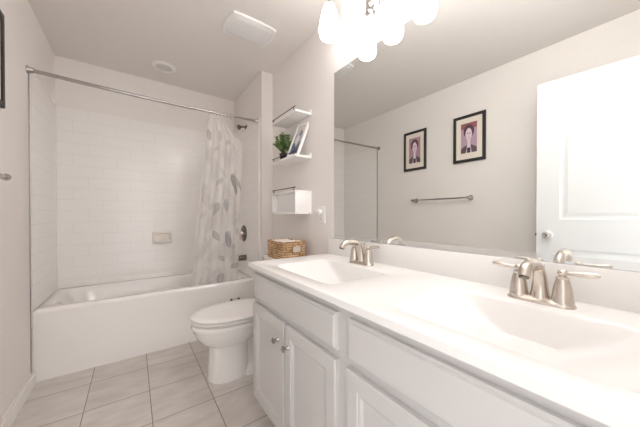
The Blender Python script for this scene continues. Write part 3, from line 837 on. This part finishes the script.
# ------------------------------------------------------------------ shelves by the toilet wall
SX, SY0, SY1 = 1.478, 1.612, 2.0
def shelves():
    def shelf(ztop, label):
        t = thing('wall_shelf', label, 'shelf', (XR, (SY0 + SY1) / 2, ztop), group='white shelves above the toilet')
        y0, y1 = SY0 - (SY0 + SY1) / 2, SY1 - (SY0 + SY1) / 2
        d = XR - SX
        b = B(); box(b, -d, y0, -0.016, -0.0005, y1, 0, 0.0015); part('board', b, 'white_wood', t, world=False)
        b = B(); box(b, -0.012, y0, 0.0, -0.0005, y1, 0.022, 0.001); part('wall_lip', b, 'white_wood', t, world=False)
        b = B()
        tube(b, [(-d + 0.004, y0 + 0.004, 0.022), (-d + 0.004, y1 - 0.002, 0.022)], 0.0032, 10)
        for y in (y0 + 0.03, y1 - 0.03): tube(b, [(-d + 0.004, y, -0.001), (-d + 0.004, y, 0.023)], 0.003, 8)
        part('rail', b, 'bronze', t, world=False)
        return t
    shelf(1.857, 'upper empty white wall shelf with a thin dark front rail')
    shelf(1.533, 'white wall shelf holding the potted plant and photo frame')
    # box shelf
    t = thing('box_shelf', 'open fronted white box shelf with a dark rail on top, below the plant shelf', 'shelf', (XR, (SY0 + SY1) / 2, 1.10))
    z0, z1 = 1.100, 1.272
    def pan(name, *a): 
        b = B(); box(b, *a, 0.001); return part(name, b, 'white_wood', t)
    pan('top_board', SX, SY0, z1 - 0.014, XR - 0.0005, SY1, z1)
    pan('bottom_board', SX, SY0, z0, XR - 0.0005, SY1, z0 + 0.014)
    side = pan('side_panel', SX, SY0, z0 + 0.0145, XR - 0.0005, SY0 + 0.014, z1 - 0.0145)
    pan('side_panel', SX, SY1 - 0.014, z0 + 0.0145, XR - 0.0005, SY1, z1 - 0.0145)
    pan('back_panel', SX + 0.045, SY0 + 0.0145, z0 + 0.0145, SX + 0.057, SY1 - 0.0145, z1 - 0.0145)
    for x in (SX + 0.014, XR - 0.02):
        for z in (z0 + 0.007, z1 - 0.007):
            b = B(); lathe(b, [(0.003, 0), (0.003, 0.0012), (0.001, 0.0015)], (x, SY0, z), (0, -1, 0), 10); part('screw_cap', b, 'bronze', t)
    b = B(); tube(b, [(SX + 0.004, SY0 + 0.002, z1 + 0.022), (SX + 0.004, SY1 - 0.002, z1 + 0.022)], 0.0032, 10)
    for y in (SY0 + 0.03, SY1 - 0.03): tube(b, [(SX + 0.004, y, z1 - 0.001), (SX + 0.004, y, z1 + 0.027)], 0.0035, 8)
    part('rail', b, 'bronze', t)
shelves()

def plant():
    x, y, z = 1.545, 1.918, 1.533
    t = thing('potted_plant', 'small bushy green plant in a dark pot on the wall shelf', 'plant', (x, y, z))
    b = B(); lathe(b, [(0.024, 0), (0.026, 0.002), (0.033, 0.058), (0.035, 0.060), (0.035, 0.066), (0.031, 0.066), (0.029, 0.056)], (x, y, z)); part('pot', b, 'pot', t)
    b = B(); lathe(b, [(0.029, 0), (0.029, 0.004), (0.01, 0.006)], (x, y, z + 0.053)); part('soil', b, 'soil', t)
    R = random.Random(11)
    bs, bl = B(), B()
    c = Vector((x, y, z + 0.145))
    for k in range(40):
        a = R.uniform(0, 2 * PI); el = R.uniform(-0.35, 1.4)
        d = Vector((math.cos(a) * math.cos(el), math.sin(a) * math.cos(el), math.sin(el)))
        tip = c + Vector((d.x * 0.072, d.y * 0.100, d.z * 0.082)) * R.uniform(0.75, 1.0)
        if tip.x > XR - 0.012: tip.x = XR - 0.012
        base = Vector((x + d.x * 0.01, y + d.y * 0.01, z + 0.055))
        pts = spline([base, base.lerp(tip, 0.5) + Vector((0, 0, 0.015)), tip], 4)
        tube(bs, pts, 0.0012, 5)
        for q in pts[3:]:
            for _ in range(4):
                ld = (d * 0.6 + Vector((R.uniform(-1, 1), R.uniform(-1, 1), R.uniform(-0.5, 1)))).normalized()
                ln, wd = R.uniform(0.014, 0.022), R.uniform(0.006, 0.0095)
                side = ld.cross(Vector((R.uniform(-1, 1), R.uniform(-1, 1), R.uniform(-1, 1)))).normalized()
                nrm = side.cross(ld)
                P = [q, q + ld * ln * 0.35 + side * wd + nrm * 0.002, q + ld * ln * 0.75 + side * wd * 0.8, q + ld * ln, q + ld * ln * 0.75 - side * wd * 0.8, q + ld * ln * 0.35 - side * wd + nrm * 0.002]
                if max(p.x for p in P) > XR - 0.003: continue
                vs = [bl.verts.new(p) for p in P]
                m_ = bl.verts.new(q + ld * ln * 0.55 - nrm * 0.002)
                for i in range(6): bl.faces.new((vs[i], vs[(i + 1) % 6], m_))
    part('stems', bs, 'stem', t)
    part('foliage', bl, 'leaf', t)
plant()

# ------------------------------------------------------------------ pictures
def print_mesh(b, to3, w, h, kind, n=46):
    """a plain figure study in mauve, painted per vertex on a flat sheet; u across 0..1, v up 0..1"""
    lay = b.loops.layers.color.new('pattern')
    def ell(u, v, cu, cv, ru, rv): return ((u - cu) / ru) ** 2 + ((v - cv) / rv) ** 2 < 1
    def colour(u, v):
        if kind == 'photo':
            c = (0.40, 0.42, 0.46)
            if v > 0.72: c = (0.62, 0.56, 0.52)
            if ell(u, v, 0.45, 0.5, 0.2, 0.16): c = (0.72, 0.66, 0.62)
            if v < 0.34 + 0.08 * math.sin(u * 9): c = (0.10, 0.12, 0.19)
            if ell(u, v, 0.62, 0.72, 0.16, 0.1): c = (0.20, 0.22, 0.3)
            return c
        s = 1 if kind == 'a' else -1
        c = (0.40, 0.25, 0.31) if kind == 'a' else (0.47, 0.32, 0.41)
        if v > 0.80 and kind == 'b': c = (0.30, 0.10, 0.11)
        if ell(u, v, 0.50, 0.72, 0.33, 0.22) and v > 0.52: c = (0.09, 0.04, 0.055)
        if v < 0.27 - 0.5 * (u - 0.5) ** 2: c = (0.12, 0.07, 0.09)
        if abs(u - 0.5) < 0.09 + 0.3 * max(0, 0.30 - v) and v < 0.46: c = (0.74, 0.62, 0.66)
        if abs(u - 0.5) < 0.10 and v < 0.17: c = (0.05, 0.04, 0.06)
        if ell(u, v, 0.50 + 0.01 * s, 0.62, 0.20, 0.20): c = (0.72, 0.60, 0.66)
        for du in (-0.08, 0.08):
            if ell(u, v, 0.5 + du, 0.65, 0.04, 0.018): c = (0.20, 0.12, 0.18)
        if abs(u - 0.51) < 0.016 and 0.56 < v < 0.66: c = (0.52, 0.36, 0.45)
        if ell(u, v, 0.5, 0.515, 0.045, 0.014): c = (0.42, 0.16, 0.20)
        return c
    g = [[b.verts.new(to3(i / n * w, j / n * h)) for i in range(n + 1)] for j in range(n + 1)]
    for j in range(n):
        for i in range(n):
            f = b.faces.new((g[j][i], g[j][i + 1], g[j + 1][i + 1], g[j + 1][i]))
            c = colour((i + 0.5) / n, (j + 0.5) / n)
            for l in f.loops: l[lay] = (*[x ** (1 / 2.2) for x in c], 1)

def pictures():
    def pic(y0, y1, z0, z1, kind, label):
        # hangs on the left wall, faces +x; seen in the mirror u runs from y1 (left) to y0
        t = thing('picture_frame', label, 'picture', (0, (y0 + y1) / 2, z0), group='framed portraits')
        fw = 0.030
        def rc(i, x): return [(x, y0 + i, z0 + i), (x, y1 - i, z0 + i), (x, y1 - i, z1 - i), (x, y0 + i, z1 - i)]
        b = B(); loft(b, [rc(0.001, 0.001), rc(0, 0.005), rc(0, 0.015), rc(0.004, 0.019), rc(fw - 0.006, 0.017), rc(fw, 0.014), rc(fw, 0.010)], False, False)
        part('frame', b, 'black', t, angle=20)
        b = B(); box(b, 0.004, y0 + fw - 0.002, z0 + fw - 0.002, 0.0115, y1 - fw + 0.002, z1 - fw + 0.002); part('mat_board', b, 'mat_board', t, smooth=False)
        pw, ph = 0.15, 0.295
        ym, zm = (y0 + y1) / 2, (z0 + z1) / 2 + 0.004
        b = B(); print_mesh(b, lambda u, v: (0.0122, ym + pw / 2 - u, zm - ph / 2 + v), pw, ph, kind)
        part('print', b, 'print', t, smooth=False)
    pic(1.670, 1.966, 1.619, 2.082, 'a', 'black framed mauve portrait print nearer the tub, cream mat')
    pic(1.061, 1.364, 1.619, 2.084, 'b', 'black framed mauve portrait print nearer the door, cream mat')
    # small white frame leaning on the plant shelf
    w, h, d = 0.128, 0.298, 0.018
    t = thing('photo_frame', 'narrow white photo frame leaning on the shelf beside the plant', 'photo frame', (1.506, 1.632, 1.5335), 0.18)
    lean = 0.40
    mt = Matrix.Rotation(lean, 4, 'Y')
    def P(x, y, z): return mt @ Vector((x, y, z))
    def rc(i, x): return [P(x, i, i), P(x, w - i, i), P(x, w - i, h - i), P(x, i, h - i)]
    b = B(); loft(b, [rc(0.0, d), rc(0.0, 0.001), rc(0.001, 0.0), rc(0.016, 0.0), rc(0.017, 0.005)], True, False); part('frame', b, 'white_wood', t, world=False, angle=20)
    b = B(); print_mesh(b, lambda u, v: P(0.0045, w - 0.0165 - u, 0.0165 + v), w - 0.033, h - 0.033, 'photo', 24); part('photo', b, 'print', t, world=False, smooth=False)
pictures()

# ------------------------------------------------------------------ basket of rolled towels on the tank
def basket():
    x0, x1, y0, y1, z0, z1 = 1.372, 1.575, 1.602, 1.888, 0.769, 0.893
    t = thing('basket', 'tan woven seagrass basket with a handle slot on the toilet tank', 'basket', ((x0 + x1) / 2, (y0 + y1) / 2, z0))
    cx, cy, hx, hy = (x0 + x1) / 2, (y0 + y1) / 2, (x1 - x0) / 2, (y1 - y0) / 2
    b = B()
    nz, per = 9, 64
    def ring(hx_, hy_, z, amp, ph, sag=0.0):
        pts = []
        for k in range(per):
            s = 4 * k / per; side = int(s); u = -1 + 2 * (s - side)
            p = [(u, -1), (1, u), (-u, 1), (-1, -u)][side]
            r = (abs(p[0]) ** 10 + abs(p[1]) ** 10) ** -0.1
            wob = amp * math.sin(k * PI / 2 + ph)
            pts.append((cx + p[0] * r * (hx_ + wob), cy + p[1] * r * (hy_ + wob), z - sag * (abs(u) < 0.5 and 1 or 0)))
        return pts
    rings = []
    hgt = z1 - z0
    for j in range(nz + 1):
        for q, a in ((0, -0.002), (0.5, 0.003)):
            if j == nz and q: continue
            z = z0 + hgt * (j + q) / nz
            rings.append(ring(hx - 0.006, hy - 0.006, z, 0.0035 if q else 0.001, PI * (j % 2)))
    rings += [ring(hx - 0.014, hy - 0.014, z1, 0, 0), ring(hx - 0.016, hy - 0.016, z0 + 0.01, 0, 0)]
    loft(b, rings, True, True)
    part('woven_body', b, 'wicker', t)
    b = B(); R = random.Random(5)
    for lay_ in range(2):
        pts = []
        for k in range(129):
            s = 4 * (k % 128) / 128; side = int(s); u = -1 + 2 * (s - side)
            p = [(u, -1), (1, u), (-u, 1), (-1, -u)][side]
            r = (abs(p[0]) ** 10 + abs(p[1]) ** 10) ** -0.1
            tw = 0.0045 * math.sin(k * 0.7 + lay_ * PI)
            pts.append((cx + p[0] * r * (hx - 0.009 + tw), cy + p[1] * r * (hy - 0.009 + tw), z1 + 0.0045 * math.cos(k * 0.7 + lay_ * PI)))
        tube(b, pts, 0.0055, 8, False)
    part('braided_rim', b, 'wicker', t)
    # metal label holder on the near end, with a white card
    b = B(); zc_ = z0 + 0.077; xm = cx + 0.01
    for (a0, a1, c0, c1) in ((-0.036, 0.036, 0.020, 0.025), (-0.036, 0.036, -0.025, -0.020), (-0.036, -0.031, -0.025, 0.025), (0.031, 0.036, -0.025, 0.025)):
        box(b, xm + a0, y0 - 0.0045, zc_ + c0, xm + a1, y0 + 0.001, zc_ + c1, 0.001)
    hd = part('slot_rim', b, 'wicker', t)
    b = B(); box(b, xm - 0.031, y0 - 0.002, zc_ - 0.020, xm + 0.031, y0 + 0.001, zc_ + 0.020); part('slot', b, mat('pale_lining', (0.62, 0.56, 0.50), 0.9), t, smooth=False)
    # rolled white towels
    zt = z0 + 0.093
    labs = ['white rolled towel at the tub end of the seagrass basket', 'white rolled towel in the middle of the seagrass basket', 'white rolled towel at the vanity end of the seagrass basket']
    for k, yy in enumerate((y1 - 0.060, cy, y0 + 0.060)):
        b = B()
        rr_ = 0.038
        xa, xb = x0 + 0.022, x1 - 0.022
        prof = []
        ring_ = []
        n = 26
        rings = []
        for i, (q, f) in enumerate(((0, 0.72), (0.004, 0.9), (0.012, 1), (0.08, 1.02), (0.147, 1), (0.155, 0.9), (0.159, 0.72))):
            xx = xa + q * (xb - xa) / 0.159
            rings.append([(xx, yy + rr_ * f * math.cos(2 * PI * s / n) * 1.08, zt + rr_ * f * math.sin(2 * PI * s / n) * (0.9 if s > n / 2 else 1.0) + 0.003 * math.sin(s * 1.7 + k)) for s in range(n)])
        loft(b, rings)
        single('rolled_towel', b, 'towel', labs[k], 'towel', (cx, yy, zt), 'towels in the basket', angle=60)
basket()

# ------------------------------------------------------------------ outlet, plug-in, towel bar
def small():
    t = thing('wall_outlet', 'white outlet plate on the wall left of the mirror', 'outlet', (XR, 1.482, 1.09))
    def rc(i, x): return [(x, 1.442 + i, 1.033 + i), (x, 1.522 - i, 1.033 + i), (x, 1.522 - i, 1.152 - i), (x, 1.442 + i, 1.152 - i)]
    b = B(); loft(b, [rc(0, XR), rc(0, XR - 0.003), rc(0.004, XR - 0.006), rc(0.006, XR - 0.006)], False, True); pl = part('cover_plate', b, 'plastic', t, angle=25)
    b = B()
    box(b, XR - 0.0075, 1.465, 1.046, XR - 0.006, 1.499, 1.139, 0.0005); s = part('socket_face', b, 'plastic', t)
    for zz in (1.062,):
        b = B()
        for dy in (-0.006, 0.006): box(b, XR - 0.0079, 1.482 + dy - 0.001, zz - 0.005, XR - 0.0074, 1.482 + dy + 0.001, zz + 0.005)
        part('slots', b, 'dark', s, smooth=False)
    t = thing('plug_in_freshener', 'round white plug-in on the upper half of the outlet', 'air freshener', (XR - 0.0079, 1.487, 1.115))
    b = B(); lathe(b, [(0.018, 0), (0.019, 0.003), (0.019, 0.010), (0.022, 0.013), (0.023, 0.018), (0.022, 0.025), (0.016, 0.029), (0.004, 0.030)], (XR - 0.0079, 1.487, 1.112), (-1, 0, 0.0), 28); part('body', b, 'plastic', t)
    b = B(); lathe(b, [(0.009, 0), (0.009, 0.003), (0.005, 0.005)], (XR - 0.0375, 1.487, 1.112), (-1, 0, 0), 18); part('vent_cap', b, 'plastic', t)

    ya, yb, zb, xb = 1.195, 1.80, 1.264, 0.060
    t = thing('towel_bar', 'brushed nickel towel bar under the two framed portraits', 'towel bar', (0, (ya + yb) / 2, zb))
    b = B(); tube(b, [(xb, ya, zb), (xb, yb, zb)], 0.0085, 14); part('bar', b, 'satin', t)
    for y, s in ((ya, -1), (yb, 1)):
        b = B(); lathe(b, [(0.026, 0), (0.026, 0.005), (0.020, 0.010), (0.012, 0.020), (0.009, 0.040), (0.011, 0.052), (0.0150, 0.058), (0.0150, 0.064), (0.011, 0.070), (0.002, 0.072)], (0, y, zb), (1, 0, 0), 24)
        p = part('post', b, 'satin', t)
        b = B(); lathe(b, [(0.010, -0.006), (0.0145, 0.0), (0.0165, 0.008), (0.012, 0.022), (0.005, 0.034), (0.002, 0.037)], (xb, y, zb), (0, s, 0), 20); part('finial', b, 'satin', p)
small()
